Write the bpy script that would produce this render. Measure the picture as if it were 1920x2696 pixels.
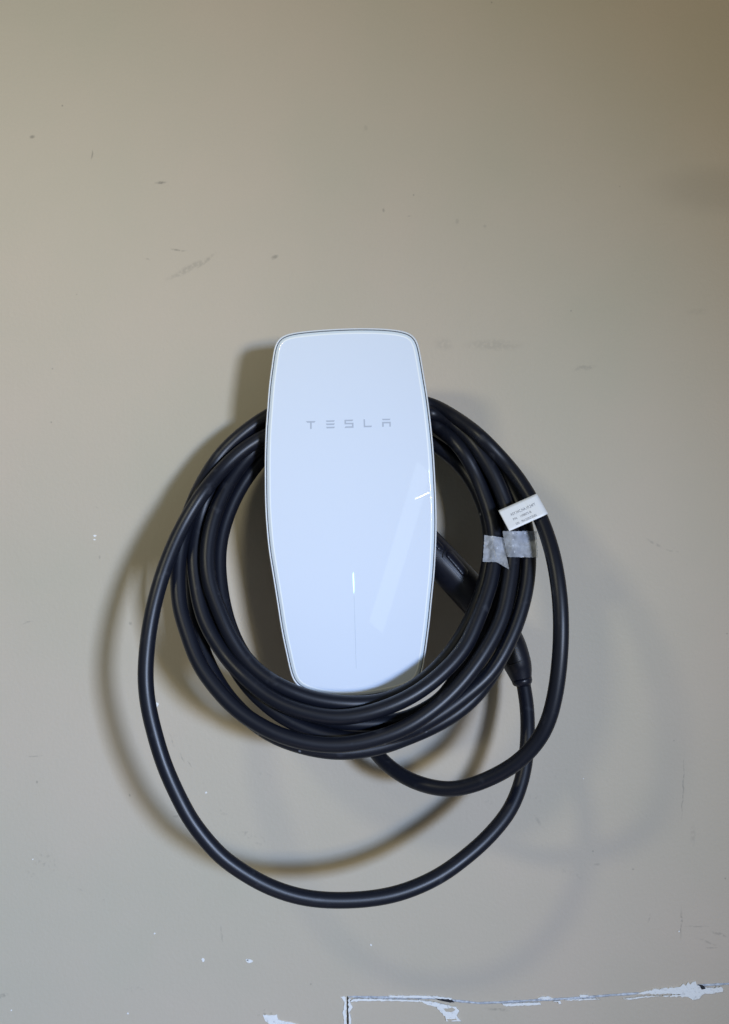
import bpy, bmesh, math, random
import numpy as np
from mathutils import Vector, Matrix, noise
random.seed(4)
for o in list(bpy.data.objects):
    bpy.data.objects.remove(o)
scene = bpy.context.scene
C = scene.collection

# ------------------------------------------------------------------ camera
D = 0.96            # camera to wall, metres
HC = 1.25           # camera height
S = 4.01e-4         # tangent per photograph pixel
cam_d = bpy.data.cameras.new('camera')
cam = bpy.data.objects.new('camera', cam_d); C.objects.link(cam)
cam.location = (0, -D, HC); cam.rotation_euler = (math.pi/2, 0, 0)
cam_d.sensor_fit = 'HORIZONTAL'; cam_d.angle = 2*math.atan(960*S)
cam_d.clip_start = 0.02; cam_d.clip_end = 60
scene.camera = cam

# ------------------------------------------------------------------ world and lamps
w = bpy.data.worlds.new('World'); scene.world = w; w.use_nodes = True
wn = w.node_tree.nodes; bg = wn['Background']
bg.inputs['Color'].default_value = (0.84, 0.94, 1.0, 1); bg.inputs['Strength'].default_value = 0.085

def area(name, loc, aim, sx, sy, power, col, spread=180, roll=0):
    l = bpy.data.lights.new(name, 'AREA'); l.shape = 'RECTANGLE'; l.size = sx; l.size_y = sy
    l.energy = power; l.color = col; l.spread = math.radians(spread)
    o = bpy.data.objects.new(name, l); C.objects.link(o)
    p = Vector((loc[0], -loc[2], HC+loc[1])); t = Vector((aim[0], 0, HC+aim[1]))
    o.location = p
    q = (t-p).to_track_quat('-Z', 'Y')
    o.rotation_euler = (q @ Matrix.Rotation(math.radians(roll), 3, 'Z').to_quaternion()).to_euler()
    return o
area('cool_window_light', (0.88, 0.075, 2.2), (-0.86, -0.70), 0.26, 0.16, 11.8, (0.455, 0.630, 1.0), 70, 10)
area('warm_window_light', (0.88, -0.055, 2.2), (-0.42, 0.35), 0.26, 0.14, 3.2, (1.0, 0.87, 0.58), 84, 10)
area('ceiling_tube_lamp', (-0.78, 0.66, 1.15), (-0.15, 0.12), 0.22, 0.10, 2.05, (1.0, 0.955, 0.70), 120, 30)
area('low_bounce_fill', (-0.3, -1.3, 0.9), (-0.1, -0.1), 0.9, 0.5, 0.8, (1.0, 0.88, 0.85), 180, 0)  # added low soft light, filling from below like floor bounce
area('far_tube_lamp', (0.595, 0.02, 2.2), (0.05, 0.0), 0.17, 0.006, 0.10, (1.0, 0.97, 0.90), 180, 15)
area('glass_reflection_strip', (0.43, -0.28, 2.5), (0.03, -0.06), 0.15, 1.03, 0.50, (0.78, 0.92, 1.0), 180, -26.6)  # added unseen strip, only there to draw a diagonal band on the glass

scene.view_settings.view_transform = 'Standard'; scene.view_settings.look = 'None'
scene.view_settings.exposure = 0.0; scene.view_settings.gamma = 1.0
scene.render.engine = 'CYCLES'
scene.render.resolution_x = 729; scene.render.resolution_y = 1024

# ------------------------------------------------------------------ helpers
def P(px, py, d):
    k = S*(D-d)
    return Vector(((px-960)*k, -d, HC-(py-1348)*k))

def tag(o, label=None, cat=None, group=None, kind=None):
    if label: o['label'] = label
    if cat: o['category'] = cat
    if group: o['group'] = group
    if kind: o['kind'] = kind
    return o

def empty(name, loc):
    o = bpy.data.objects.new(name, None); C.objects.link(o); o.location = loc
    o.empty_display_size = 0.02
    return o

def mesh_obj(name, verts, faces, mats, parent=None, smooth=True, fmat=None):
    me = bpy.data.meshes.new(name); me.from_pydata([tuple(v) for v in verts], [], faces); me.update()
    if not isinstance(mats, (list, tuple)): mats = [mats]
    for m in mats: me.materials.append(m)
    if fmat is not None:
        me.polygons.foreach_set('material_index', fmat)
    me.polygons.foreach_set('use_smooth', [smooth]*len(me.polygons))
    o = bpy.data.objects.new(name, me); C.objects.link(o)
    if parent:
        o.parent = parent
        # vertices are given in world space
        top = parent
        off = Vector((0, 0, 0))
        while top is not None:
            off += top.location; top = top.parent
        o.location = -off
    return o

def bm_obj(name, bm, mats, parent=None, smooth=True):
    bmesh.ops.recalc_face_normals(bm, faces=bm.faces)
    me = bpy.data.meshes.new(name); bm.to_mesh(me); bm.free()
    if not isinstance(mats, (list, tuple)): mats = [mats]
    for m in mats: me.materials.append(m)
    me.polygons.foreach_set('use_smooth', [smooth]*len(me.polygons))
    o = bpy.data.objects.new(name, me); C.objects.link(o)
    if parent:
        o.parent = parent; top = parent; off = Vector((0, 0, 0))
        while top is not None:
            off += top.location; top = top.parent
        o.location = -off
    return o

def mat(name, col, rough=0.5, metal=0.0, **kw):
    m = bpy.data.materials.new(name); m.use_nodes = True
    b = m.node_tree.nodes['Principled BSDF']
    b.inputs['Base Color'].default_value = (*col, 1); b.inputs['Roughness'].default_value = rough
    b.inputs['Metallic'].default_value = metal
    for k, v in kw.items(): b.inputs[k.replace('_', ' ')].default_value = v
    return m, m.node_tree, b

def add_noise_bump(nt, b, scale, strength, dist=0.001, detail=4, mapping_scale=None, coat=False):
    tc = nt.nodes.new('ShaderNodeTexCoord'); no = nt.nodes.new('ShaderNodeTexNoise')
    no.inputs['Scale'].default_value = scale; no.inputs['Detail'].default_value = detail
    bu = nt.nodes.new('ShaderNodeBump'); bu.inputs['Strength'].default_value = strength
    bu.inputs['Distance'].default_value = dist
    nt.links.new(tc.outputs['Object'], no.inputs['Vector'])
    nt.links.new(no.outputs['Fac'], bu.inputs['Height']); nt.links.new(bu.outputs['Normal'], b.inputs['Normal'])
    return no, bu

# ------------------------------------------------------------------ materials
# black rubber cable jacket
M_cable, nt, b = mat('black_rubber', (0.0060, 0.0074, 0.0135), 0.40, Specular_IOR_Level=0.42)
no, bu = add_noise_bump(nt, b, 900, 0.12, 0.0002)
n2 = nt.nodes.new('ShaderNodeTexNoise'); n2.inputs['Scale'].default_value = 30; n2.inputs['Detail'].default_value = 5
mr = nt.nodes.new('ShaderNodeMapRange'); mr.inputs[3].default_value = 0.35; mr.inputs[4].default_value = 0.47
nt.links.new(n2.outputs['Fac'], mr.inputs[0]); nt.links.new(mr.outputs[0], b.inputs['Roughness'])
# sparse pale rub marks and specks on the jacket
tcc = nt.nodes.new('ShaderNodeTexCoord'); nt.links.new(tcc.outputs['Object'], n2.inputs['Vector'])
vo = nt.nodes.new('ShaderNodeTexVoronoi'); vo.inputs['Scale'].default_value = 55; nt.links.new(tcc.outputs['Object'], vo.inputs['Vector'])
g1 = nt.nodes.new('ShaderNodeMapRange'); g1.inputs[1].default_value = 0.09; g1.inputs[2].default_value = 0.03; nt.links.new(vo.outputs['Distance'], g1.inputs[0])
n9 = nt.nodes.new('ShaderNodeTexNoise'); n9.inputs['Scale'].default_value = 70; n9.inputs['Detail'].default_value = 8; nt.links.new(tcc.outputs['Object'], n9.inputs['Vector'])
g2 = nt.nodes.new('ShaderNodeMapRange'); g2.inputs[1].default_value = 0.62; g2.inputs[2].default_value = 0.74; g2.inputs[4].default_value = 0.10; nt.links.new(n9.outputs['Fac'], g2.inputs[0])
sp1 = nt.nodes.new('ShaderNodeSeparateColor'); nt.links.new(vo.outputs['Color'], sp1.inputs[0])
g3 = nt.nodes.new('ShaderNodeMath'); g3.operation = 'GREATER_THAN'; g3.inputs[1].default_value = 0.86; nt.links.new(sp1.outputs[0], g3.inputs[0])
g4 = nt.nodes.new('ShaderNodeMath'); g4.operation = 'MULTIPLY'; nt.links.new(g1.outputs[0], g4.inputs[0]); nt.links.new(g3.outputs[0], g4.inputs[1])
g5 = nt.nodes.new('ShaderNodeMath'); g5.operation = 'MAXIMUM'; nt.links.new(g4.outputs[0], g5.inputs[0]); nt.links.new(g2.outputs[0], g5.inputs[1])
mxc = nt.nodes.new('ShaderNodeMixRGB'); mxc.inputs[1].default_value = (0.0060, 0.0074, 0.0135, 1); mxc.inputs[2].default_value = (0.20, 0.21, 0.24, 1)
nt.links.new(g5.outputs[0], mxc.inputs[0]); nt.links.new(mxc.outputs[0], b.inputs['Base Color'])
M_plug, nt, b = mat('black_moulded_plastic', (0.006, 0.007, 0.014), 0.36)
add_noise_bump(nt, b, 1500, 0.3, 0.0002)
M_seam, nt, b = mat('dark_seam', (0.004, 0.004, 0.005), 0.6)
M_seaml, nt, b = mat('pale_plastic_seam', (0.10, 0.11, 0.14), 0.35)  # paler than the handle plastic, for the thin line along its seam
# white glass
M_glass, nt, b = mat('white_glass', (0.75, 0.82, 0.93), 0.6, Specular_IOR_Level=0.0, Coat_Weight=1.0, Coat_Roughness=0.012, Coat_IOR=1.5)
M_rim, nt, b = mat('glass_rim', (0.76, 0.84, 0.90), 0.5, Specular_IOR_Level=0.0, Coat_Weight=1.0, Coat_Roughness=0.02)
M_line, nt, b = mat('polished_glass_edge', (0.93, 0.97, 0.98), 0.4, Coat_Weight=1.0, Coat_Roughness=0.02)
M_house, nt, b = mat('white_plastic_housing', (0.76, 0.78, 0.80), 0.35)
M_back, nt, b = mat('grey_plastic_mount', (0.10, 0.10, 0.105), 0.5)
M_gasket, nt, b = mat('dark_gasket', (0.05, 0.06, 0.085), 0.45)
M_logo, nt, b = mat('silver_print', (0.47, 0.52, 0.61), 0.6, 0.0, Specular_IOR_Level=0.1)
M_led, nt, b = mat('status_light', (0.8, 1.0, 0.95), 0.3)
b.inputs['Emission Color'].default_value = (0.55, 1.0, 0.88, 1); b.inputs['Emission Strength'].default_value = 0.85
M_ledline, nt, b = mat('unlit_light_slot', (0.60, 0.67, 0.76), 0.3)
M_paper, nt, b = mat('white_label_paper', (0.88, 0.89, 0.90), 0.45)
M_ink, nt, b = mat('grey_ink', (0.14, 0.15, 0.18), 0.6)
# frosted tape
M_tape = bpy.data.materials.new('frosted_tape'); M_tape.use_nodes = True; nt = M_tape.node_tree
b = nt.nodes['Principled BSDF']; b.inputs['Base Color'].default_value = (0.66, 0.70, 0.78, 1)
b.inputs['Roughness'].default_value = 0.22
no, bu = add_noise_bump(nt, b, 140, 0.8, 0.0014, 5)
tr = nt.nodes.new('ShaderNodeBsdfTransparent'); tr.inputs['Color'].default_value = (0.9, 0.92, 0.94, 1)
mx = nt.nodes.new('ShaderNodeMixShader'); n3 = nt.nodes.new('ShaderNodeTexNoise')
n3.inputs['Scale'].default_value = 110; n3.inputs['Detail'].default_value = 6
tc = nt.nodes.new('ShaderNodeTexCoord'); nt.links.new(tc.outputs['Object'], n3.inputs['Vector'])
mr = nt.nodes.new('ShaderNodeMapRange'); mr.inputs[1].default_value = 0.3; mr.inputs[2].default_value = 0.7
mr.inputs[3].default_value = 0.34; mr.inputs[4].default_value = 0.76
nt.links.new(n3.outputs['Fac'], mr.inputs[0]); nt.links.new(mr.outputs[0], mx.inputs[0])
nt.links.new(tr.outputs[0], mx.inputs[1]); nt.links.new(b.outputs[0], mx.inputs[2])
nt.links.new(mx.outputs[0], nt.nodes['Material Output'].inputs['Surface'])

# wall paint -------------------------------------------------------
def wall_material():
    m = bpy.data.materials.new('beige_wall_paint'); m.use_nodes = True; nt = m.node_tree
    N, L = nt.nodes, nt.links
    b = N['Principled BSDF']; b.inputs['Roughness'].default_value = 0.55
    tc = N.new('ShaderNodeTexCoord')
    pos = tc.outputs['Object']
    n1 = N.new('ShaderNodeTexNoise'); n1.inputs['Scale'].default_value = 3.2; n1.inputs['Detail'].default_value = 5; n1.inputs['Roughness'].default_value = 0.55
    L.new(pos, n1.inputs['Vector'])
    cr = N.new('ShaderNodeValToRGB')
    cr.color_ramp.elements[0].position = 0.30; cr.color_ramp.elements[0].color = (0.488, 0.446, 0.344, 1)
    cr.color_ramp.elements[1].position = 0.70; cr.color_ramp.elements[1].color = (0.555, 0.468, 0.372, 1)
    L.new(n1.outputs['Fac'], cr.inputs['Fac'])
    # fine speckle
    n2 = N.new('ShaderNodeTexNoise'); n2.inputs['Scale'].default_value = 420; n2.inputs['Detail'].default_value = 3
    L.new(pos, n2.inputs['Vector'])
    mrs = N.new('ShaderNodeMapRange'); mrs.inputs[3].default_value = 0.975; mrs.inputs[4].default_value = 1.025
    L.new(n2.outputs['Fac'], mrs.inputs[0])
    mul = N.new('ShaderNodeMixRGB'); mul.blend_type = 'MULTIPLY'; mul.inputs[0].default_value = 1
    L.new(cr.outputs['Color'], mul.inputs[1]); L.new(mrs.outputs[0], mul.inputs[2])
    # sparse tiny specks
    vo = N.new('ShaderNodeTexVoronoi'); vo.inputs['Scale'].default_value = 38
    L.new(pos, vo.inputs['Vector'])
    gt = N.new('ShaderNodeMapRange'); gt.inputs[1].default_value = 0.045; gt.inputs[2].default_value = 0.02
    L.new(vo.outputs['Distance'], gt.inputs[0])
    sep = N.new('ShaderNodeSeparateColor'); L.new(vo.outputs['Color'], sep.inputs[0])
    gt2 = N.new('ShaderNodeMath'); gt2.operation = 'GREATER_THAN'; gt2.inputs[1].default_value = 0.80
    L.new(sep.outputs[0], gt2.inputs[0])
    sp = N.new('ShaderNodeMath'); sp.operation = 'MULTIPLY'; L.new(gt.outputs[0], sp.inputs[0]); L.new(gt2.outputs[0], sp.inputs[1])
    sps = N.new('ShaderNodeMath'); sps.operation = 'MULTIPLY'; sps.inputs[1].default_value = 0.45; L.new(sp.outputs[0], sps.inputs[0])
    # scuffs and one painted shadow: (px, py, half length px, half width px, angle deg, strength, breakup)
    sc = [(1890,500,190,70,2,.17,0),(85,361,7,5,0,.7,0),(163,276,3,3,0,.7,0),(241,407,2,14,0,.6,0),(423,480,17,4,-8,.75,1),(470,658,20,3,3,.6,1),  # first entry is a soft shadow band painted into the wall colour
          (500,705,70,9,-27,.30,1),(540,688,34,6,-35,.35,1),(390,683,9,3,0,.4,1),(724,678,12,7,-15,.6,1),(1012,555,4,6,0,.5,0),
          (1080,568,9,2,-5,.3,1),(1205,583,6,8,0,.25,0),(1278,595,5,5,0,.25,0),(963,336,6,8,0,.2,0),(1540,968,30,8,-12,.35,1),
          (1300,908,80,16,0,.20,1),(1170,905,30,18,0,.16,1),(1725,1430,26,4,35,.35,1),(1770,1450,20,3,10,.25,1),
          (1798,2075,2,90,2,.5,1),(1795,2430,3,44,0,.5,1),(1835,2440,34,2,0,.35,1),(1870,2495,24,3,0,.3,1),(1862,2480,30,3,20,.3,1),
          (1893,2462,26,4,18,.35,1),(120,2270,42,26,35,.35,2),(80,2305,26,16,-20,.3,2),(190,2310,20,8,0,.22,2),(220,2345,24,6,20,.25,2),
          (650,2195,26,12,40,.35,2),(590,2140,16,10,0,.3,2),(675,2215,30,20,10,.22,2),(585,2460,3,26,-10,.3,1),(925,2485,14,14,0,.4,2),
          (350,2605,44,9,0,.22,2),(8,2625,16,6,-20,.5,1),(1500,2300,40,8,20,.25,2),(1410,2100,20,12,20,.3,2),(1415,2160,16,5,60,.3,1),
          (1290,2110,14,8,0,.25,2),(1480,2035,30,6,-15,.3,2),(700,2670,28,12,0,.7,2),(1310,2660,30,5,5,.4,1),(1340,1600,0,0,0,0,0),
          (480,1995,2,14,-25,.45,1),(500,2010,2,12,-35,.4,1),(455,1950,3,20,-20,.3,1),(75,1640,16,2,-15,.35,1),(345,1643,5,5,0,.5,1),
          (262,1466,3,6,0,.4,1),(255,1335,6,2,20,.25,1),(90,1990,26,2,-3,.4,1),(97,2060,3,4,0,.5,0),(340,2095,3,5,0,.55,0),(465,2150,9,4,0,.4,1),
          (1710,2420,3,14,15,.3,1),(1670,2290,4,3,0,.4,0),(1572,2275,10,4,0,.3,1),(1835,820,30,10,0,.12,1),(700,2040,30,6,10,.25,2),(1825,2200,8,30,0,.2,1)]
    acc = None
    nb = N.new('ShaderNodeTexNoise'); nb.inputs['Scale'].default_value = 260; nb.inputs['Detail'].default_value = 4
    L.new(pos, nb.inputs['Vector'])
    for i, thr in ((1, 0.36), (2, 0.52)):
        r = N.new('ShaderNodeMapRange'); r.inputs[1].default_value = thr; r.inputs[2].default_value = thr+0.18
        L.new(nb.outputs['Fac'], r.inputs[0])
        if i == 1: br1 = r
        else: br2 = r
    wob = N.new('ShaderNodeTexNoise'); wob.inputs['Scale'].default_value = 60; L.new(pos, wob.inputs['Vector'])
    wsub = N.new('ShaderNodeVectorMath'); wsub.operation = 'SUBTRACT'; wsub.inputs[1].default_value = (.5, .5, .5)
    L.new(wob.outputs['Color'], wsub.inputs[0])
    wsc = N.new('ShaderNodeVectorMath'); wsc.operation = 'SCALE'; wsc.inputs['Scale'].default_value = 0.006
    L.new(wsub.outputs[0], wsc.inputs[0])
    wad = N.new('ShaderNodeVectorMath'); wad.operation = 'ADD'; L.new(pos, wad.inputs[0]); L.new(wsc.outputs[0], wad.inputs[1])
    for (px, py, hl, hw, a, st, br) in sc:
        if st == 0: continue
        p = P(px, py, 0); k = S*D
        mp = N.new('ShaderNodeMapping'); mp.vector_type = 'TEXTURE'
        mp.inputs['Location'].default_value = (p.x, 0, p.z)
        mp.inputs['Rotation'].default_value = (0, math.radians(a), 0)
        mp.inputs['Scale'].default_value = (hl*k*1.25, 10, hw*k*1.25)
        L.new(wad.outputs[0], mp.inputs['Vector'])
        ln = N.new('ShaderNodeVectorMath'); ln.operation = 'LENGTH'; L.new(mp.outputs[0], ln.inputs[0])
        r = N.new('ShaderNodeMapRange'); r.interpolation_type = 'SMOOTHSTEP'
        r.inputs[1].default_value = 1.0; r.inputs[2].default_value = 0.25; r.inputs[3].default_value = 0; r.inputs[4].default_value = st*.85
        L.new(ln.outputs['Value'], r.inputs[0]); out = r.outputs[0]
        if br:
            mu = N.new('ShaderNodeMath'); mu.operation = 'MULTIPLY'; L.new(out, mu.inputs[0])
            L.new((br1 if br == 1 else br2).outputs[0], mu.inputs[1]); out = mu.outputs[0]
        if acc is None: acc = out
        else:
            ma = N.new('ShaderNodeMath'); ma.operation = 'MAXIMUM'; L.new(acc, ma.inputs[0]); L.new(out, ma.inputs[1]); acc = ma.outputs[0]
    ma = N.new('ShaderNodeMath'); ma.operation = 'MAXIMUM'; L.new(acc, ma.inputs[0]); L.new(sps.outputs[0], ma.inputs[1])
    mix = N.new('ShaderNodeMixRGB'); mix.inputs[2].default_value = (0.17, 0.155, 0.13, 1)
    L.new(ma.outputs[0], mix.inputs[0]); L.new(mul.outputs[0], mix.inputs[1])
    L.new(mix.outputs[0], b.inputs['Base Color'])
    # relief: roller texture and slow waviness
    n4 = N.new('ShaderNodeTexNoise'); n4.inputs['Scale'].default_value = 260; n4.inputs['Detail'].default_value = 5; L.new(pos, n4.inputs['Vector'])
    n5 = N.new('ShaderNodeTexNoise'); n5.inputs['Scale'].default_value = 9; n5.inputs['Detail'].default_value = 2; L.new(pos, n5.inputs['Vector'])
    b1 = N.new('ShaderNodeBump'); b1.inputs['Strength'].default_value = 0.40; b1.inputs['Distance'].default_value = 0.0005
    b2 = N.new('ShaderNodeBump'); b2.inputs['Strength'].default_value = 0.35; b2.inputs['Distance'].default_value = 0.003
    L.new(n4.outputs['Fac'], b1.inputs['Height']); L.new(n5.outputs['Fac'], b2.inputs['Height'])
    L.new(b2.outputs['Normal'], b1.inputs['Normal']); L.new(b1.outputs['Normal'], b.inputs['Normal'])
    return m
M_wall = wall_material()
M_chip, nt, b = mat('bare_white_plaster', (0.80, 0.83, 0.86), 0.7)
no, bu = add_noise_bump(nt, b, 300, 0.6, 0.0010)
crr = nt.nodes.new('ShaderNodeValToRGB'); crr.color_ramp.elements[0].position = .30; crr.color_ramp.elements[1].position = .42
crr.color_ramp.elements[0].color = (0.62, 0.62, 0.61, 1); crr.color_ramp.elements[1].color = (0.82, 0.82, 0.80, 1)
nt.links.new(no.outputs['Fac'], crr.inputs['Fac']); nt.links.new(crr.outputs['Color'], b.inputs['Base Color'])
M_bead, nt, b = mat('grey_blue_sealant', (0.42, 0.44, 0.48), 0.4)
no, bu = add_noise_bump(nt, b, 220, 0.8, 0.001)
crr = nt.nodes.new('ShaderNodeValToRGB'); crr.color_ramp.elements[0].position = .35; crr.color_ramp.elements[1].position = .68
crr.color_ramp.elements[0].color = (0.30, 0.32, 0.36, 1); crr.color_ramp.elements[1].color = (0.60, 0.64, 0.70, 1)
nt.links.new(no.outputs['Fac'], crr.inputs['Fac']); nt.links.new(crr.outputs['Color'], b.inputs['Base Color'])
M_dark, nt, b = mat('dark_cavity', (0.02, 0.02, 0.025), 0.9)

# ------------------------------------------------------------------ wall
# the seam: corner at (914,2622), running right with a wavy line, and down
seam = [(914,2622),(1000,2624),(1080,2625),(1150,2626),(1200,2633),(1260,2639),(1320,2637),(1400,2632),(1500,2627),(1600,2619),(1700,2612),(1780,2602),(1840,2593),(1920,2588),(2040,2582)]
def seam_y(x):
    return float(np.interp(x, [p[0] for p in seam], [p[1] for p in seam]))
def build_wall():
    W = 2.6
    vs = []; fs = []
    sx = [914+i*20 for i in range(int((2000-914)/20)+1)]
    top = [P(x, seam_y(x)+1.2*math.sin(x*.05), 0) for x in sx]
    xl, xr = -W, W; zt, zb = HC+W*.8, -0.0
    ty = top[0].x
    # above the seam
    bm = bmesh.new()
    def quad(a, b_, c, d_):
        bm.faces.new([bm.verts.new(v) for v in (a, b_, c, d_)])
    quad((xl, 0, zb), (ty, 0, zb), (ty, 0, zt), (xl, 0, zt))
    for a, c in zip(top[:-1], top[1:]):
        quad(tuple(a), tuple(c), (c.x, 0, zt), (a.x, 0, zt))
    e = top[-1]
    quad((e.x, 0, e.z), (xr, 0, e.z), (xr, 0, zt), (e.x, 0, zt))
    bmesh.ops.remove_doubles(bm, verts=bm.verts, dist=1e-6)
    # give the edge at the seam depth
    ed = [x for x in bm.edges if x.is_boundary]
    ext = bmesh.ops.extrude_edge_only(bm, edges=ed)
    for g in ext['geom']:
        if isinstance(g, bmesh.types.BMVert): g.co.y = 0.012
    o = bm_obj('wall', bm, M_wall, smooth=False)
    tag(o, kind='structure')
    # lower panel, set back by 0.6 mm with a narrow gap
    bm = bmesh.new()
    lx = P(916.0, 2622, 0).x
    def q2(a, b_, c, d_):
        bm.faces.new([bm.verts.new(v) for v in (a, b_, c, d_)])
    lowx = [917.5]+sx[1:]
    low = [P(x, seam_y(x)+3.0+1.2*math.sin(x*.05), 0) for x in lowx]
    for a, c in zip(low[:-1], low[1:]):
        q2((a.x, .0007, zb), (c.x, .0007, zb), (c.x, .0007, c.z), (a.x, .0007, a.z))
    e = low[-1]
    q2((e.x, .0007, zb), (xr, .0007, zb), (xr, .0007, e.z), (e.x, .0007, e.z))
    bmesh.ops.remove_doubles(bm, verts=bm.verts, dist=1e-6)
    ed = [x for x in bm.edges if x.is_boundary]
    ext = bmesh.ops.extrude_edge_only(bm, edges=ed)
    for g in ext['geom']:
        if isinstance(g, bmesh.types.BMVert): g.co.y = 0.012
    p2 = bm_obj('lower_wall_panel', bm, M_wall, parent=o, smooth=False)
    bm = bmesh.new()
    bm.faces.new([bm.verts.new(v) for v in ((xl, .0125, zb), (xr, .0125, zb), (xr, .0125, zt), (xl, .0125, zt))])
    bm_obj('wall_cavity', bm, M_dark, parent=o, smooth=False)
    return o
wall = build_wall()

def blob(name, pts, t=0.0009, mt=None, y0=0.0, jag=1.2, sub=5, seed=0, parent=None):
    """irregular flake: outline in photo pixels, thin but with thickness"""
    n = len(pts); out = []
    for i in range(n):
        a = pts[i]; c = pts[(i+1) % n]
        ln = math.hypot(c[0]-a[0], c[1]-a[1]); k = max(1, int(ln/sub))
        for j in range(k):
            f = j/k; x = a[0]+(c[0]-a[0])*f; y = a[1]+(c[1]-a[1])*f
            nv = noise.noise_vector(Vector((x*.21+seed*7.3, y*.21, seed)))
            out.append((x+nv.x*jag*2, y+nv.y*jag*2))
    bm = bmesh.new()
    vs = [bm.verts.new(P(x, y, 0)+Vector((0, -t-y0, 0))) for x, y in out]
    f = bm.faces.new(vs)
    ext = bmesh.ops.extrude_edge_only(bm, edges=list(f.edges))
    for g in ext['geom']:
        if isinstance(g, bmesh.types.BMVert): g.co.y = 0.0004
    bmesh.ops.triangulate(bm, faces=[f])
    return bm_obj(name, bm, mt or M_chip, parent=parent or wall, smooth=False)

def chip(px, py, rx, ry, seed, a=0):
    pts = []
    for i in range(9):
        t = i/9*2*math.pi; r = 0.7+0.45*random.random()
        x = math.cos(t)*rx*r; y = math.sin(t)*ry*r; ca, sa = math.cos(a), math.sin(a)
        pts.append((px+x*ca-y*sa, py+x*sa+y*ca))
    blob('paint_chip', pts, t=0.0005, jag=.4, sub=3, seed=seed)
for i, c in enumerate([(250,1411,5,3),(249,1421,4,2),(413,1855,5,7),(535,2528,4,6),(657,2530,9,5),(651,2527,4,3),(407,2458,2.5,2.5),
                       (977,2488,3,3),(543,2087,3,2.5),(337,2668,2.5,2.5),(87,2262,2,2),(1788,2452,2.5,2.5),(1536,2050,1.5,1.5),(30,2660,2,2)]):
    chip(*c, seed=i)
# larger bare patches round the seam
blob('plaster_patch', [(692,2671),(712,2672),(730,2671),(733,2684),(748,2688),(770,2692),(790,2698),(770,2704),(735,2704),(712,2698),(700,2688),(694,2680)], seed=11)
blob('plaster_patch', [(898,2625),(905,2622),(911,2625),(912.0,2650),(912.5,2700),(912.5,2730),(910,2730),(908,2700),(905,2680),(903,2664),(906,2650),(907,2638),(900,2628)], seed=12, jag=1.6)
blob('plaster_patch', [(917.8,2629),(925,2630),(922,2640),(928,2652),(921,2664),(924,2680),(925,2700),(926,2730),(918.6,2730),(918.4,2690)], seed=13, jag=1.6)
blob('plaster_patch', [(1108,2634),(1130,2636),(1150,2640),(1180,2646),(1200,2650),(1210,2660),(1202,2672),(1207,2682),(1214,2688),(1176,2688),(1172,2676),(1160,2664),(1148,2650),(1132,2646),(1118,2641)], seed=14)
blob('paint_remnant', [(1168,2655),(1190,2652),(1200,2658),(1188,2663),(1174,2662)], t=.0014, mt=M_wall, seed=15)
blob('paint_remnant', [(1176,2683),(1200,2681),(1204,2685),(1180,2687)], t=.0014, mt=M_wall, seed=16)
blob('plaster_patch', [(1022,2620),(1060,2621),(1100,2620),(1140,2622),(1190,2627),(1188,2631),(1140,2627),(1080,2626),(1030,2625)], seed=17, t=.0011)
blob('plaster_patch', [(930,2629),(1000,2630),(1080,2632),(1110,2633),(1110,2637),(1040,2634),(950,2634),(922,2637)], seed=18, t=.0011)
blob('plaster_patch', [(1322,2642),(1380,2640),(1424,2639),(1424,2644),(1390,2646),(1330,2648)], seed=19, t=.0011)
blob('plaster_patch', [(1414,2628),(1428,2623),(1446,2623),(1458,2629),(1440,2631)], seed=20, t=.0011)
blob('plaster_patch', [(1456,2636),(1475,2634),(1478,2641),(1472,2642),(1468,2637)], seed=21, t=.0011)
blob('plaster_patch', [(1488,2632),(1560,2628),(1580,2630),(1500,2634)], seed=22, t=.0011)
blob('plaster_patch', [(1525,2620),(1548,2618),(1550,2624),(1528,2625)], seed=23, t=.0011)
blob('plaster_patch', [(1670,2617),(1700,2608),(1740,2602),(1790,2598),(1799,2590),(1805,2594),(1812,2586),(1818,2590),(1830,2582),(1836,2594),(1850,2598),(1862,2600),(1902,2598),(1902,2608),(1884,2614),(1852,2616),(1838,2630),(1824,2631),(1806,2623),(1750,2624),(1745,2621),(1800,2617),(1740,2615)], seed=24, t=.0012, jag=2.2)
blob('plaster_patch', [(1640,2629),(1700,2622),(1740,2621),(1700,2625),(1660,2631)], seed=25, t=.0011)
blob('broken_edge', [(1146,2628),(1170,2629),(1190,2632),(1196,2638),(1180,2637),(1160,2633)], t=.0016, mt=M_dark, seed=26)
blob('broken_edge', [(1838,2592),(1850,2592),(1858,2600),(1848,2604)], t=.0016, mt=M_dark, seed=27)
# the sealant bead that runs along the seam
def bead():
    vs = []; fs = []; xs = np.arange(916, 2040, 6.0); nsec = 7
    for i, x in enumerate(xs):
        yc = seam_y(x)+2.2; hw = 3.4+1.6*noise.noise(Vector((x*.03, 2, 0)))+1.2*noise.noise(Vector((x*.15, 5, 0)))
        if x < 930: hw *= .5
        for j in range(nsec):
            t = math.pi*j/(nsec-1); py = yc-math.cos(t)*hw
            v = P(x, py, 0); v.y = 0.0006-math.sin(t)*0.0014*(1+.4*noise.noise(Vector((x*.1, j, 3))))
            vs.append(v)
    for i in range(len(xs)-1):
        for j in range(nsec-1):
            a = i*nsec+j; fs.append((a, a+1, a+nsec+1, a+nsec))
    mesh_obj('sealant_bead', vs, fs, M_bead, parent=wall)
bead()

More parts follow.
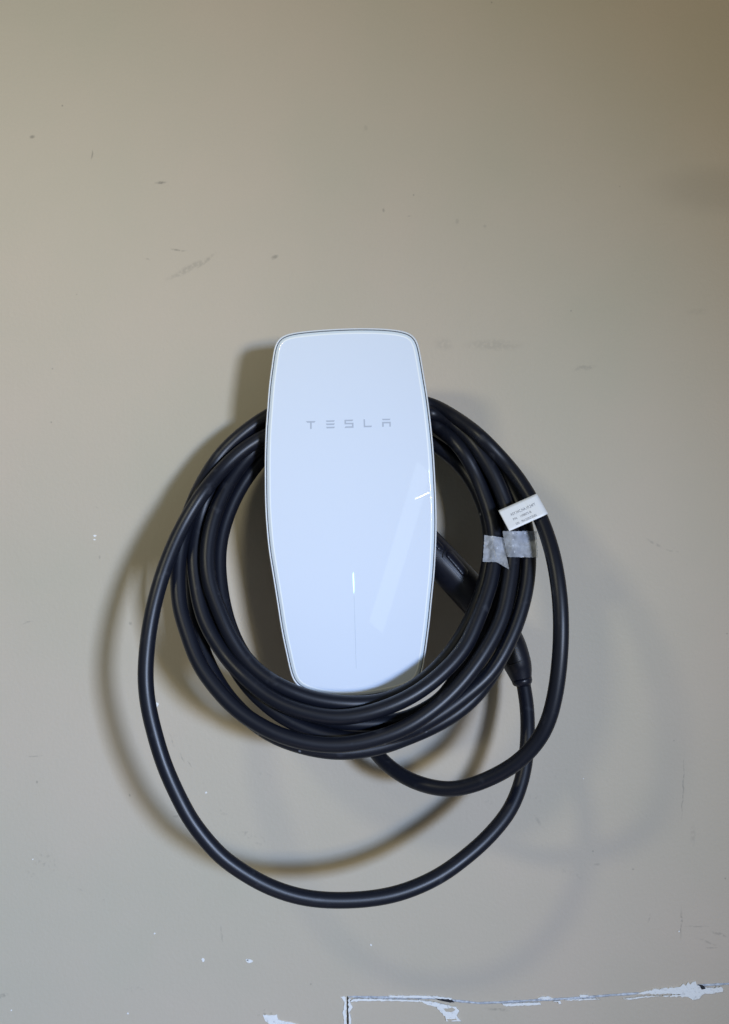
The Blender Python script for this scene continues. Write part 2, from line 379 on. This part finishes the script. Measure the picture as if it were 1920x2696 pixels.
# ------------------------------------------------------------------ charger
OUT = [(912,1838),(860,1834),(815,1824),(786,1812),(773,1798),(765.6,1780),(754.5,1728),(741.6,1665),(730.5,1591),(719,1517),(708,1447),(702.5,1390),
       (699,1335),(698,1276),(698,1209),(700,1135),(704,1080),(708.5,1017),(715.5,962),(721,920),(727,899),(736,887.5),(751,880.5),(788,874),(847,869),(906,866),
       (958,865),(1009,866),(1046,869),(1074,874.5),(1089,882),(1099,896),(1106,925),(1116.5,988),(1126,1047),(1135,1121),(1141.6,1191),(1146,1265),
       (1149,1339),(1149,1414),(1144.5,1506),(1138.5,1569),(1131,1647),(1124,1702),(1116.5,1757),(1110,1783),(1098,1800),(1075,1812),(1035,1824),(970,1836)]
def catmull_closed(p, m):
    n = len(p); out = []
    for i in range(n):
        a, b_, c, d_ = [np.array(p[(i+k-1) % n], float) for k in range(4)]
        for j in range(m):
            t = j/m
            out.append(.5*((2*b_)+(-a+c)*t+(2*a-5*b_+4*c-d_)*t*t+(-a+3*b_-3*c+d_)*t**3))
    return np.array(out)
ring = catmull_closed(OUT, 8)
# even resample and light smoothing
def resample_closed(q, n):
    q2 = np.vstack([q, q[:1]]); s = np.r_[0, np.cumsum(np.hypot(*np.diff(q2, axis=0).T))]
    t = np.linspace(0, s[-1], n, endpoint=False)
    return np.c_[np.interp(t, s, q2[:, 0]), np.interp(t, s, q2[:, 1])]
ring = resample_closed(ring, 300)
for _ in range(6):
    ring = .25*np.roll(ring, 1, 0)+.5*ring+.25*np.roll(ring, -1, 0)
XC = (925-960)*S*(D-.1); ZC = HC-(1350-1348)*S*(D-.1)
def face_d(x, z):
    return 0.108-(x-XC)**2/(2*.70)-(z-ZC-.033)**2/(2*2.0)
# world outline (x,z) at the edge of the face
W2 = np.array([[(a-960)*S*(D-.1), HC-(b_-1348)*S*(D-.1)] for a, b_ in ring])
def offset(q, dist):
    t = np.roll(q, -1, 0)-np.roll(q, 1, 0); t /= np.linalg.norm(t, axis=1)[:, None]
    n = np.c_[-t[:, 1], t[:, 0]]
    c = q.mean(0)
    sgn = np.sign(((c-q)*n).sum(1).mean())
    r = q+n*dist*sgn
    for _ in range(2): r = .25*np.roll(r, 1, 0)+.5*r+.25*np.roll(r, -1, 0)
    return r
def loft(rings3, closed_end=None):
    vs = []; fs = []; n = len(rings3[0])
    for r in rings3: vs += [tuple(v) for v in r]
    for k in range(len(rings3)-1):
        for i in range(n):
            j = (i+1) % n
            fs.append((k*n+i, k*n+j, (k+1)*n+j, (k+1)*n+i))
    return vs, fs
def r3(q, dd):       # ring with depth = face depth + dd
    return [Vector((x, -(face_d(x, z)+dd), z)) for x, z in q]
charger = empty('wall_charger', P(925, 1350, 0))
tag(charger, 'white glass-fronted car wall charger with lettering and glowing slit, mounted on the beige wall', 'wall charger')
# housing: rim lip, sides tapering back to a neck on the wall
rs = [r3(offset(W2, .0013), -.0022), r3(offset(W2, .0013), -.0002), r3(offset(W2, .0009), .0003), r3(offset(W2, .0004), .0002), r3(W2, -.0004),
      r3(offset(W2, .0001), -.004), r3(offset(W2, .0012), -.012), r3(offset(W2, .006), -.022), r3(offset(W2, .016), -.030), r3(offset(W2, .028), -.034)]
vs, fs = loft(rs)
n = len(W2); c = len(vs)
vs.append((XC, -.07, ZC)); base = (len(rs)-1)*n
fs += [(base+i, base+(i+1) % n, c) for i in range(n)]
o = mesh_obj('housing', vs, fs, M_house, parent=charger)
# neck / mount
def rounded_box(name, x0, x1, z0, z1, y0, y1, r, m, parent):
    bm = bmesh.new(); bmesh.ops.create_cube(bm, size=1)
    for v in bm.verts:
        v.co = Vector(((x0+x1)/2+v.co.x*(x1-x0), (y0+y1)/2+v.co.y*(y1-y0), (z0+z1)/2+v.co.z*(z1-z0)))
    bmesh.ops.bevel(bm, geom=list(bm.edges), offset=r, segments=4, affect='EDGES', profile=.5)
    return bm_obj(name, bm, m, parent)
rounded_box('wall_mount', XC-.045, XC+.045, ZC-.125, ZC+.062, -.078, -.0005, .008, M_back, charger)
# gasket
g = [r3(offset(W2, .0012), -.0020), r3(offset(W2, .0022), -.0010), r3(offset(W2, .0024), -.0020)]
vs, fs = loft(g); mesh_obj('gasket', vs, fs, M_gasket, parent=charger)
# glass faceplate
rs = [r3(offset(W2, .0021), -.0020), r3(offset(W2, .0021), -.0005), r3(offset(W2, .0024), .0001), r3(offset(W2, .0030), .0005), r3(offset(W2, .0043), .0009),
      r3(offset(W2, .0047), .00112), r3(offset(W2, .0051), .00118), r3(offset(W2, .0056), .0010)]
inner = offset(W2, .0060); cen = inner.mean(0)
for k in range(26):
    t = 1-k/26
    rs.append(r3(cen+(inner-cen)*t, .0010))
vs, fs = loft(rs)
nr = len(rs); c = len(vs); vs.append((cen[0], -(face_d(*cen)+.0010), cen[1]))
fm = []
for k in range(nr-1): fm += [(1 if k < 4 else (2 if k < 7 else 0))]*n
base = (nr-1)*n
fs += [(base+i, base+(i+1) % n, c) for i in range(n)]; fm += [0]*n
face = mesh_obj('glass_faceplate', vs, fs, [M_glass, M_rim, M_line], parent=charger, fmat=fm)

def onface(px, py, lift=.0002):
    d = .105
    for _ in range(4):
        p = P(px, py, d); d = face_d(p.x, p.z)+.0010+lift
    return P(px, py, d)
def face_poly(name, polys, m, parent, thick=.00008):
    bm = bmesh.new()
    for pl in polys:
        pts = [onface(x, y, thick) for x, y in pl]
        f = bm.faces.new([bm.verts.new(v) for v in pts])
        ext = bmesh.ops.extrude_edge_only(bm, edges=list(f.edges))
        for gg in ext['geom']:
            if isinstance(gg, bmesh.types.BMVert): gg.co.y += thick*1.5
    return bm_obj(name, bm, m, parent, smooth=False)
def lz(pts): return [(790+x/6.246, 1080+y/6.246) for x, y in pts]
LET = [
 [[(98,179),(258,177),(240,202),(194,205),(192,308),(168,308),(166,205),(120,205)]],
 [[(424,169),(573,165),(560,189),(440,193)], [(424,219),(575,216),(560,242),(442,245)], [(429,273),(577,269),(562,295),(442,299)]],
 [[(732,157),(879,154),(862,179),(759,181),(759,207),(881,205),(881,287),(731,291),(750,265),(856,263),(856,231),(733,233)]],
 [[(1045,149),(1069,149),(1073,255),(1188,253),(1172,277),(1050,281)]],
 [[(1349,141),(1491,139),(1476,162),(1362,164)], [(1351,191),(1493,189),(1495,269),(1471,269),(1471,215),(1379,217),(1379,271),(1353,273)]]]
for L_ in LET:
    face_poly('letter', [lz(p) for p in L_], M_logo, face)
face_poly('status_light', [[(929.0,1512),(930.4,1506),(932.0,1512),(933.0,1535),(933.0,1556),(932.0,1564),(930.8,1556),(929.6,1535)]], M_led, face, .00015)
face_poly('light_slot', [[(932.0+(y-1568)*.0292, y) for y in range(1568, 1766, 8)]+[(933.3+(y-1568)*.0292, y) for y in range(1760, 1560, -8)]], M_ledline, face, .00012)

# ------------------------------------------------------------------ cable
R = 0.0068
# control points (px, py, d); every listed run is one pass of the coil
start = [(925,1690,.022),(935,1780,.028),(948,1870,.040),(968,1945,.058),(994.6,1990,.072),(1026,2020,.084),(1077,2053,.096),(1136.5,2073,.107),(1191.6,2079,.117),(1254.7,2064,.127),(1314,2038,.135),
         (1365,2006,.142),(1408,1962.6,.147),(1440,1911,.151),(1461,1836,.153),(1472.5,1757,.154),(1477.5,1679,.153),(1477,1610,.150),(1473,1560,.146),(1464,1497,.140),(1451,1440,.131),(1434,1389,.121),
         (1418,1350,.113),(1393,1305,.103),(1362,1256,.093),(1316,1202,.082),(1258,1143,.072),(1193,1096,.063),(1116,1058,.055)]
def left_to_right(L, R_): return L, R_
S5 = [(760,1130,.050),(725,1168,.052),(697,1198,.054),(672,1228,.058),(647,1262,.062),(624,1300,.068),(602,1348,.074),(585,1401,.080),(577,1448,.086),(576,1494,.090),(580,1540,.094),(590,1600,.100),
      (608,1660,.106),(640,1725,.116),(690,1785,.128),(760,1845,.134),(830,1885,.136),(900,1903,.136),(960,1906,.136),(1042,1900,.134),(1100,1880,.132),(1165,1840,.128),(1200,1790,.122),(1250,1722,.112),(1287,1640,.102),(1314,1560,.092),(1340,1490,.084),(1336,1410,.076),
      (1318,1330,.068),(1285,1260,.060),(1240,1195,.054),(1190,1145,.050),(1130,1105,.048)]
S4 = [(760,1118,.058),(720,1142,.062),(690,1168,.066),(655,1200,.072),(628,1232,.078),(606,1265,.084),(583,1310,.092),(567,1350,.098),(553,1400,.104),(546,1450,.110),(546,1500,.115),(556,1550,.119),(575,1600,.123),
      (598,1657,.128),(625,1705,.131),(660,1750,.134),(705,1788,.137),(755,1815,.140),(816,1838,.142),(885,1850,.142),(950,1853,.140),(1010,1846,.136),(1070,1822,.130),(1125,1785,.124),(1180,1728,.116),(1225,1660,.108),(1258,1590,.098),
      (1280,1520,.090),(1291,1450,.082),(1289,1390,.076),(1272,1325,.070),(1243,1265,.063),(1205,1217,.056),(1160,1180,.050),(1100,1145,.046)]
S3 = [(760,1088,.052),(720,1106,.056),(680,1135,.060),(630,1180,.066),(585,1235,.074),(552,1295,.082),(532,1350,.088),(519,1400,.094),(511,1450,.099),(511,1490,.103),(517,1540,.108),(527,1595,.114),(545,1648,.120),(574,1698,.126),
      (606,1743,.132),(665,1801,.140),(720,1842,.147),(782,1870,.152),(855,1887,.155),(900,1890,.156),(960,1881,.156),(1015,1864,.155),(1065,1843,.153),(1118,1811,.149),(1178,1760,.142),(1227,1701,.134),(1261,1624,.124),
      (1288,1550,.114),(1300,1496,.107),(1304,1450,.100),(1301,1396,.093),(1291,1350,.087),(1275,1306,.082),(1256,1253,.076),(1225,1196,.070),(1184,1149,.064),(1130,1110,.058)]
SH = [(760,1078,.042),(710,1100,.044),(650,1140,.048),(590,1200,.054),(550,1265,.060),(525,1335,.067),(511,1400,.073),(506,1450,.079),(506,1500,.084),(508,1560,.090),(515,1620,.096),(525,1680,.102),(539,1725,.108),(562,1775,.114),
      (598,1832,.121),(640,1878,.127),(690,1920,.132),(745,1949,.136),(822,1972,.139),(895,1981,.141),(955,1976,.141),(1011,1965,.140),(1070,1943,.138),(1135,1916,.136),(1195,1882,.132),(1245,1841,.127),(1288,1788,.120),(1322,1725,.111),
      (1350,1650,.102),(1372,1570,.093),(1380,1490,.085),(1374,1410,.077),(1352,1330,.069),(1315,1255,.062),(1268,1190,.056),(1215,1140,.050),(1150,1095,.046)]
SG = [(760,1100,.038),(705,1130,.040),(650,1180,.046),(605,1240,.052),(575,1310,.060),(558,1380,.068),(550,1450,.076),(552,1520,.084),(562,1590,.092),(582,1665,.102),(604,1730,.112),(630,1776,.119),(661,1817,.126),(703,1857,.132),(750,1891,.136),
      (816,1923,.139),(890,1943,.141),(950,1948,.142),(1015,1942,.142),(1085,1922,.142),(1160,1880,.142),(1215,1840,.140),(1255,1807,.138),(1297,1766,.134),(1337,1697,.128),(1367,1624,.120),(1386,1550,.112),(1393,1482,.104),(1390,1415,.096),(1376,1350,.088),
      (1350,1293,.080),(1314,1236,.072),(1268,1178,.064),(1215,1128,.057),(1150,1088,.052)]
S2 = [(760,1070,.060),(703,1096,.062),(640,1140,.067),(585,1192,.073),(550,1242,.079),(524,1290,.085),(502,1340,.091),(484,1400,.098),(472,1460,.105),(468,1520,.111),(470,1570,.117),(474,1605,.120),(495,1672,.128),(520,1740,.135),(549,1786,.140),
      (596,1843,.146),(637,1880,.150),(674,1904,.152),(722,1930,.155),(775,1948,.157),(830,1959,.158),(900,1962,.159),(980,1948,.159),(1060,1920,.158),(1125,1880,.155),(1182,1833,.151),(1237,1772,.145),(1287,1698,.137),(1323,1624,.128),
      (1339,1550,.119),(1349,1482,.110),(1350,1410,.101),(1341,1350,.094),(1323,1302,.087),(1304,1256,.081),(1276,1208,.075),(1243,1160,.069),(1195,1118,.063),(1130,1085,.058)]
S1 = [(760,1120,.066),(700,1147,.070),(651,1176,.076),(603,1217,.084),(558,1267,.092),(525,1312,.099),(498,1355,.106),(464,1420,.115),(429,1509,.125),(404,1600,.133),(390,1680,.138),(383,1765,.142),(386,1830,.144),(399,1900,.147),
      (434,2018,.150),(489,2136,.152),(525,2190,.152),(582,2255,.152),(650,2303,.151),(705,2333,.150),(768,2356,.149),(830,2368,.147),(898,2371,.145),(980,2366,.142),(1064,2348,.138),(1160,2305,.131),(1247,2240,.122),(1294,2195,.115),
      (1341,2137,.106),(1369,2073,.096),(1383,2014,.088),(1389,1955,.080),(1390,1900,.073),(1387,1850,.066),(1379,1803,.060)]
def over(a, b_, y=None):            # hidden link across the neck behind the face
    y = y or (a[1]+b_[1])/2-32
    return [(1010, y, (a[2]*.6+b_[2]*.4)), (870, y, (a[2]*.4+b_[2]*.6))]
chain = list(start)
for run in (S5, S4, S3, SH, SG, S2, S1):
    # each run begins on the left of the neck; the previous one ends on the right
    chain += over(chain[-1], run[0]) + run
pts = np.array(chain, float)
def catmull_open(p, m):
    q = np.vstack([2*p[0]-p[1], p, 2*p[-1]-p[-2]]); out = []
    for i in range(len(p)-1):
        a, b_, c, d_ = q[i:i+4]
        # centripetal-ish: plain uniform is fine for evenly spaced points
        for j in range(m):
            t = j/m
            out.append(.5*((2*b_)+(-a+c)*t+(2*a-5*b_+4*c-d_)*t*t+(-a+3*b_-3*c+d_)*t**3))
    out.append(p[-1]); return np.array(out)
def resample_open(q, step):
    s = np.r_[0, np.cumsum(np.hypot(np.diff(q[:, 0]), np.diff(q[:, 1])))]
    t = np.linspace(0, s[-1], int(s[-1]/step)+1)
    return np.c_[tuple(np.interp(t, s, q[:, k]) for k in range(q.shape[1]))]
path = resample_open(catmull_open(pts, 10), 9.0)
def smooth_open(q, it, cols=(0, 1, 2)):
    q = q.copy()
    for _ in range(it):
        r = q.copy(); r[1:-1] = .25*q[:-2]+.5*q[1:-1]+.25*q[2:]
        for c_ in cols: q[:, c_] = r[:, c_]
    return q
path = smooth_open(path, 10)
N_ = len(path)
order = path[:, 2].copy()
idx = np.arange(N_)
far = np.abs(idx[:, None]-idx[None, :]) > 8
sg = np.sign(order[:, None]-order[None, :])
sg[(sg == 0)] = 1
sg = np.triu(sg)-np.triu(sg).T
k_ = S*(D-.1)
dx = (path[:, 0][:, None]-path[:, 0][None, :])*k_; dy = (path[:, 1][:, None]-path[:, 1][None, :])*k_
pl2 = dx*dx+dy*dy
need = np.sqrt(np.clip((2*R*.97)**2-pl2, 0, None))*far
need[pl2 > (2*R*.97)**2] = 0
d0 = path[:, 2].copy(); dcur = d0.copy()
xf = (path[:, 0]-960)*k_; zf = HC-(path[:, 1]-1348)*k_
inface = (path[:, 0] > 745) & (path[:, 0] < 1125) & (path[:, 1] > 1690)
hidden_top = (path[:, 0] > 735) & (path[:, 0] < 1110) & (path[:, 1] < 1260)
free = np.ones(N_, bool)
face_lim = np.array([face_d(a, b_) for a, b_ in zip(xf, zf)])+.0012+R
nstart = int(np.argmin(np.hypot(path[:400, 0]-1116, path[:400, 1]-1058)))
for it in range(260):
    dd = dcur[:, None]-dcur[None, :]
    viol = np.clip(need-dd*sg, 0, None)*(need > 0)
    push = (viol*sg)
    cnt = np.maximum((viol > 0).sum(1), 1)
    mx_ = np.where(np.abs(push.max(1)) > np.abs(push.min(1)), push.max(1), push.min(1))
    dcur = dcur+.30*(push.max(1)+push.min(1))*.9
    dcur = .985*dcur+.015*d0
    r = dcur.copy(); r[1:-1] = .25*dcur[:-2]+.5*dcur[1:-1]+.25*dcur[2:]; dcur = r
    dcur = np.maximum(dcur, R+.001)
    m_ = inface.copy(); m_[:nstart] = False
    dcur[m_] = np.maximum(dcur[m_], face_lim[m_])
    dcur[hidden_top] = np.minimum(dcur[hidden_top], .074)
    dcur[-12:] = d0[-12:]
path[:, 2] = dcur
path = smooth_open(path, 8, (2,))
path = smooth_open(path, 3)
CP = np.array([P(a, b_, c_) for a, b_, c_ in path])
# finer resample in world space
s = np.r_[0, np.cumsum(np.linalg.norm(np.diff(CP, axis=0), axis=1))]
t = np.linspace(0, s[-1], int(s[-1]/.0035))
CW = np.c_[tuple(np.interp(t, s, CP[:, k]) for k in range(3))]
CW = smooth_open(CW, 3)
def sweep(pts_, rads, sides=24, cap=True, up=None, flat=None):
    pts_ = [Vector(p) for p in pts_]; n_ = len(pts_); vs = []; fs = []
    T = [(pts_[min(i+1, n_-1)]-pts_[max(i-1, 0)]).normalized() for i in range(n_)]
    nrm = T[0].orthogonal().normalized() if up is None else (up-T[0]*up.dot(T[0])).normalized()
    for i in range(n_):
        nrm = (nrm-T[i]*nrm.dot(T[i])).normalized(); bi = T[i].cross(nrm)
        ra = rads[i] if hasattr(rads, '__len__') else rads
        rb = ra if flat is None else flat[i]
        for j in range(sides):
            a = 2*math.pi*j/sides
            vs.append(pts_[i]+nrm*math.cos(a)*rb+bi*math.sin(a)*ra)
    for i in range(n_-1):
        for j in range(sides):
            a = i*sides+j; b_ = i*sides+(j+1) % sides
            fs.append((a, b_, b_+sides, a+sides))
    if cap:
        fs.append(tuple(range(sides))[::-1]); fs.append(tuple((n_-1)*sides+j for j in range(sides)))
    return vs, fs
cable_t = empty('charging_cable', P(960, 1085, .05))
tag(cable_t, 'black rubber charging cable coiled in several loops and hung over the white charger', 'cable')
vs, fs = sweep(CW, R, 24)
jacket = mesh_obj('cable_jacket', vs, fs, M_cable, parent=cable_t)

# ------------------------------------------------------------------ plug handle
hc = [(1010,1318,.046,36),(1060,1372,.048,43),(1114,1428,.050,47),(1158,1474,.052,48),(1198,1516,.053,48),(1234,1556,.054,48),(1275,1603,.055,47),(1314,1652,.056,44),(1342,1695,.057,41),(1359,1738,.058,38),(1367,1762,.058,34),(1374,1790,.059,26.5)]
hp = catmull_open(np.array(hc, float), 6)
k5 = S*(D-.055)
pw = [P(a, b_, c_) for a, b_, c_, _ in hp]; rr = [r_*k5 for *_, r_ in hp]
vs, fs = sweep(pw, rr, 32, up=Vector((0, -1, 0)), flat=[r_*.92 for r_ in rr])
plug = mesh_obj('plug_handle', vs, fs, M_plug, parent=cable_t)
# strain relief collar
cl = [(1374,1788,.059,27),(1376,1796,.0595,26.5),(1377.5,1801,.06,24),(1378,1804,.06,20)]
vs, fs = sweep([P(a, b_, c_) for a, b_, c_, _ in cl], [r_*k5 for *_, r_ in cl], 24, up=Vector((0, -1, 0)))
mesh_obj('strain_relief', vs, fs, M_plug, parent=plug)
def surf(px, py, lift=0.0):
    """point on the front of the handle seen at that pixel"""
    best = None; bd = 1e9
    for (a, b_, c_, r_) in hp:
        q = math.hypot(a-px, b_-py)
        if q < bd: bd = q; best = (a, b_, c_, r_)
    a, b_, c_, r_ = best
    h = math.sqrt(max(0, 1-(bd/r_)**2))*r_*k5*.92
    return P(px, py, c_+h+lift)
def strip(name, cen_, wid, m, parent, lift=.0006, nseg=26):
    """raised rounded pad following the handle"""
    cp = resample_open(catmull_open(np.array(cen_, float), 8), math.hypot(cen_[-1][0]-cen_[0][0], cen_[-1][1]-cen_[0][1])/nseg)
    vs = []; fs = []; nc = 9; n_ = len(cp)
    for i, (x, y) in enumerate(cp):
        a = cp[min(i+1, n_-1)]-cp[max(i-1, 0)]; a = a/np.linalg.norm(a); nn = np.array([a[1], -a[0]])
        e = min(i, n_-1-i)/3.0; wd = wid*math.sqrt(max(0.02, 1-max(0, 1-e)**2))
        for j in range(nc):
            u = -1+2*j/(nc-1); hgt = lift*(1-abs(u)**4)*(min(1, e+.1)) - (.0012 if j in (0, nc-1) else 0)
            vs.append(surf(x+nn[0]*u*wd, y+nn[1]*u*wd, hgt))
    for i in range(n_-1):
        for j in range(nc-1):
            q = i*nc+j; fs.append((q, q+1, q+nc+1, q+nc))
    return mesh_obj(name, vs, fs, m, parent=parent)
strip('release_button', [(1178,1452),(1203,1482),(1229,1514)], 12.5, M_plug, plug, .0020)
strip('grip_ridge', [(1112,1388),(1140,1420),(1166,1449)], 10, M_plug, plug, .0014)
seam_pts = [(1120,1420),(1147,1448),(1168,1470),(1190,1495),(1221,1529)]
sp_ = resample_open(catmull_open(np.array(seam_pts, float), 6), 5)
vs, fs = sweep([surf(x, y, .0001) for x, y in sp_], .00028, 6)
mesh_obj('moulding_seam', vs, fs, M_seaml, parent=plug)
vs, fs = sweep([surf(x, y, .0004) for x, y in [(1177,1445),(1170,1452),(1166,1460),(1166,1468)]], .00045, 6)
mesh_obj('button_gap', vs, fs, M_seam, parent=plug)
vs, fs = sweep([surf(x, y, .0002) for x, y in [(1336,1750),(1348,1750),(1358,1746),(1372,1740),(1382,1736),(1390,1731)]], .0005, 6)
mesh_obj('collar_seam', vs, fs, M_seam, parent=plug)

# ------------------------------------------------------------------ front depth lookup for label and tape
PXY = path.copy()
def front(px, py, only=None, soft=0.0):
    """depth of the front of the cables at a pixel"""
    k = S*(D-.1)
    dq = np.hypot(PXY[:, 0]-px, PXY[:, 1]-py)*k
    ok = dq < R*.98
    if not ok.any(): return None
    return float((PXY[ok, 2]+np.sqrt(R*R-dq[ok]**2)).max())

# label: a paper flag wrapped round the outer loop
ci = int(np.argmin(np.hypot(PXY[:400, 0]-1416, PXY[:400, 1]-1346)))
cc = Vector(CP[ci]); tt = (Vector(CP[ci+3])-Vector(CP[ci-3])).normalized()
# plane axes: u away from the cable towards the tail of the flag, v along the cable (upwards)
v_ax = -tt if tt.z < 0 else tt
v_ax = Vector((v_ax.x, v_ax.y*.3, v_ax.z)).normalized()
cL = [P(1312,1342.7,.1), P(1414,1299,.1), P(1441,1351,.1), P(1332,1396.6,.1)]
label_w = (cL[0]-cL[3]).length
vdir = ((cL[0]-cL[3])+(cL[1]-cL[2])).normalized()
udir = ((cL[0]-cL[1])+(cL[3]-cL[2])).normalized()          # to the left
udir = (udir-vdir*udir.dot(vdir)).normalized()
Rl = R+.0004
mid = (P(1427.5,1325,PXY[ci,2]))                            # right-hand silhouette point, middle of label
ccen = mid+udir*Rl                                          # axis of the cable there
ccen.y = -PXY[ci, 2]
tail_len = ((cL[0]+cL[3])/2-(cL[1]+cL[2])/2).length*(D-PXY[ci,2]-R)/(D-.1)
prof = []                                                   # (u, outward depth) from tail tip on the front, round the cable, to tail tip on the back
flag = tail_len-Rl
K = 26
for i in range(K):
    u = flag*(1-i/(K-1)); lift = .0008*math.sin(i/(K-1)*math.pi)
    sag = Rl-(.0020 if 0.2 < u/flag < .45 else 0)*math.sin((u/flag-.2)/.25*math.pi)*0
    z_ = Rl+.0012*(u/flag)**2*3
    prof.append((u, z_+lift))
for i in range(1, 15):
    a = math.pi*i/15; prof.append((-math.sin(a)*Rl, math.cos(a)*Rl))
depth0 = PXY[ci, 2]
def to_px(p):
    k = S*(D+p.y); return p.x/k+960, 1348-(p.z-HC)/k
pa, pb = Vector(CP[ci-3]), Vector(CP[ci+3])
vs_ = (pb-pa).dot(vdir); dslope = -(pb.y-pa.y)/vs_
slope = 0.0
for iu in range(3, 21):
    u = flag*iu/20
    for jv in range(7):
        p = ccen+udir*u+vdir*((jv/6-.5)*label_w)+Vector((0, -Rl, 0))
        f = front(*to_px(p))
        if f is not None: slope = max(slope, (f+.0006-depth0-Rl-dslope*(jv/6-.5)*label_w)/u)
slope = min(slope, .9)
def flag_q(u):
    if u < 0: return math.sqrt(max(0, Rl*Rl-u*u))
    return Rl+slope*u-.0006*math.exp(-((u-.0085)/.0016)**2)+.0005*math.sin(u/flag*math.pi)
# foreshortening of the tilted flag is kept by moving along u only
prof = [(flag*(1-i/(K-1)), flag_q(flag*(1-i/(K-1)))) for i in range(K)]
for i in range(1, 15):
    a = math.pi*i/15; prof.append((-math.sin(a)*Rl, math.cos(a)*Rl))
vs = []; fs = []; nv = 9
for (u, q) in prof:
    for j in range(nv):
        v_ = (j/(nv-1)-.5)*label_w
        vs.append(ccen+udir*u+vdir*v_+Vector((0, -q-dslope*v_, 0)))
for i in range(len(prof)-1):
    for j in range(nv-1):
        a = i*nv+j; fs.append((a, a+1, a+nv+1, a+nv))
lab = mesh_obj('cable_label', vs, fs, M_paper, parent=cable_t)
sol = lab.modifiers.new('thickness', 'SOLIDIFY'); sol.thickness = .00015
def label_text(txt, start_, vc, wid, hgt):
    cu = bpy.data.curves.new('printed_line', 'FONT'); cu.body = txt; cu.size = 1
    o = bpy.data.objects.new('printed_line', cu); C.objects.link(o)
    dg = bpy.context.evaluated_depsgraph_get(); me = bpy.data.meshes.new_from_object(o.evaluated_get(dg))
    bpy.data.objects.remove(o); bpy.data.curves.remove(cu)
    xs = [v.co.x for v in me.vertices]; ys = [v.co.y for v in me.vertices]
    x0, x1 = min(xs), max(xs)
    for v in me.vertices:
        x = (v.co.x-x0)/(x1-x0)*wid; y = (v.co.y/.7-.5)*hgt
        u = flag-start_-x
        v.co = ccen+udir*u+vdir*(vc*label_w+y)+Vector((0, -(flag_q(u)+.00025+dslope*(vc*label_w+y)), 0))
    me.materials.append(M_ink)
    o = bpy.data.objects.new('printed_line', me); C.objects.link(o); o.parent = lab
    o.location = (0, 0, 0)
    return o
kx = tail_len/.0385
label_text('ASY,WC,NA,1P,24FT', .0077*kx, .12, .0240*kx, .0024)
label_text('P/N    1498075-B', .0079*kx, -.11, .0172*kx, .0020)
label_text('S/N    PN12202Z2N02', .0081*kx, -.33, .0200*kx, .0020)

# tape: frosted strip stuck across the three strands
def tape_sheet(name, corners, nx, ny, seed, m, curl=None, lift=.0009):
    (ax, ay), (bx_, by), (cx, cy), (dx_, dy_) = corners      # TL TR BR BL
    G = np.zeros((ny, nx, 3)); 
    for j in range(ny):
        v = j/(ny-1)
        for i in range(nx):
            u = i/(nx-1)
            x = (ax*(1-u)+bx_*u)*(1-v)+(dx_*(1-u)+cx*u)*v
            y = (ay*(1-u)+by*u)*(1-v)+(dy_*(1-u)+cy*u)*v
            f = front(x, y)
            G[j, i] = (x, y, np.nan if f is None else f)
    dd = G[:, :, 2]; 
    mean = np.nanmean(dd)
    dd = np.where(np.isnan(dd), mean-.006, dd)
    dd = np.maximum(dd, dd.max(1)[:, None]-.0042)
    # taut: raise hollows between the strands, then smooth
    for j in range(ny):
        row = dd[j].copy()
        for _ in range(400):
            r2 = row.copy(); r2[1:-1] = np.maximum(row[1:-1], .5*(row[:-2]+row[2:])-.00002)
            row = r2
        dd[j] = row
    for _ in range(3):
        dd[1:-1] = .25*dd[:-2]+.5*dd[1:-1]+.25*dd[2:]
    for _ in range(5):
        dd[:, 1:-1] = .25*dd[:, :-2]+.5*dd[:, 1:-1]+.25*dd[:, 2:]
    dd = np.maximum(dd, np.where(np.isnan(G[:, :, 2]), -1, G[:, :, 2]-.0002))
    vs = []; fs = []
    for j in range(ny):
        for i in range(nx):
            x, y, _q = G[j, i]; u = i/(nx-1); v = j/(ny-1)
            w_ = .0009*noise.noise(Vector((x*.09, y*.09, seed)))+.00035*noise.noise(Vector((x*.3, y*.3, seed+5)))
            ex = 1.4*noise.noise(Vector((x*.2, y*.2, seed+9)))
            dep = dd[j, i]+lift+w_
            if curl:
                rl = abs((x-1298)-(y-1427)*.26)
                if 1424 < y < 1468: dep += .0009*math.exp(-(rl/1.6)**2)*(.6+.8*abs(noise.noise(Vector((y*.35, 3, 1)))))
            if curl: x, y, dep = curl(u, v, x, y, dep)
            vs.append(P(x+ex*(1 if i in (0, nx-1) else .2), y+ex*(1 if j in (0, ny-1) else .2), dep))
    for j in range(ny-1):
        for i in range(nx-1):
            a = j*nx+i; fs.append((a, a+1, a+nx+1, a+nx))
    return mesh_obj(name, vs, fs, m, parent=cable_t)
tape_sheet('tape_strip', [(1323.4,1398.8),(1413,1398),(1417,1468),(1334,1466)], 40, 26, 1, M_tape, lift=.0012)
def curl(u, v, x, y, dep):
    # the free lower right corner sticks out as a pointed tail
    k = max(0, u-.55)/.45*max(0, v-.35)/.65
    return x+k*5, y+k*19, dep+.0035*k+.0012*u
tape_sheet('tape_tail', [(1276,1408.7),(1325,1415.5),(1336,1480),(1271.7,1479)], 34, 26, 2, M_tape, curl, lift=.0022)
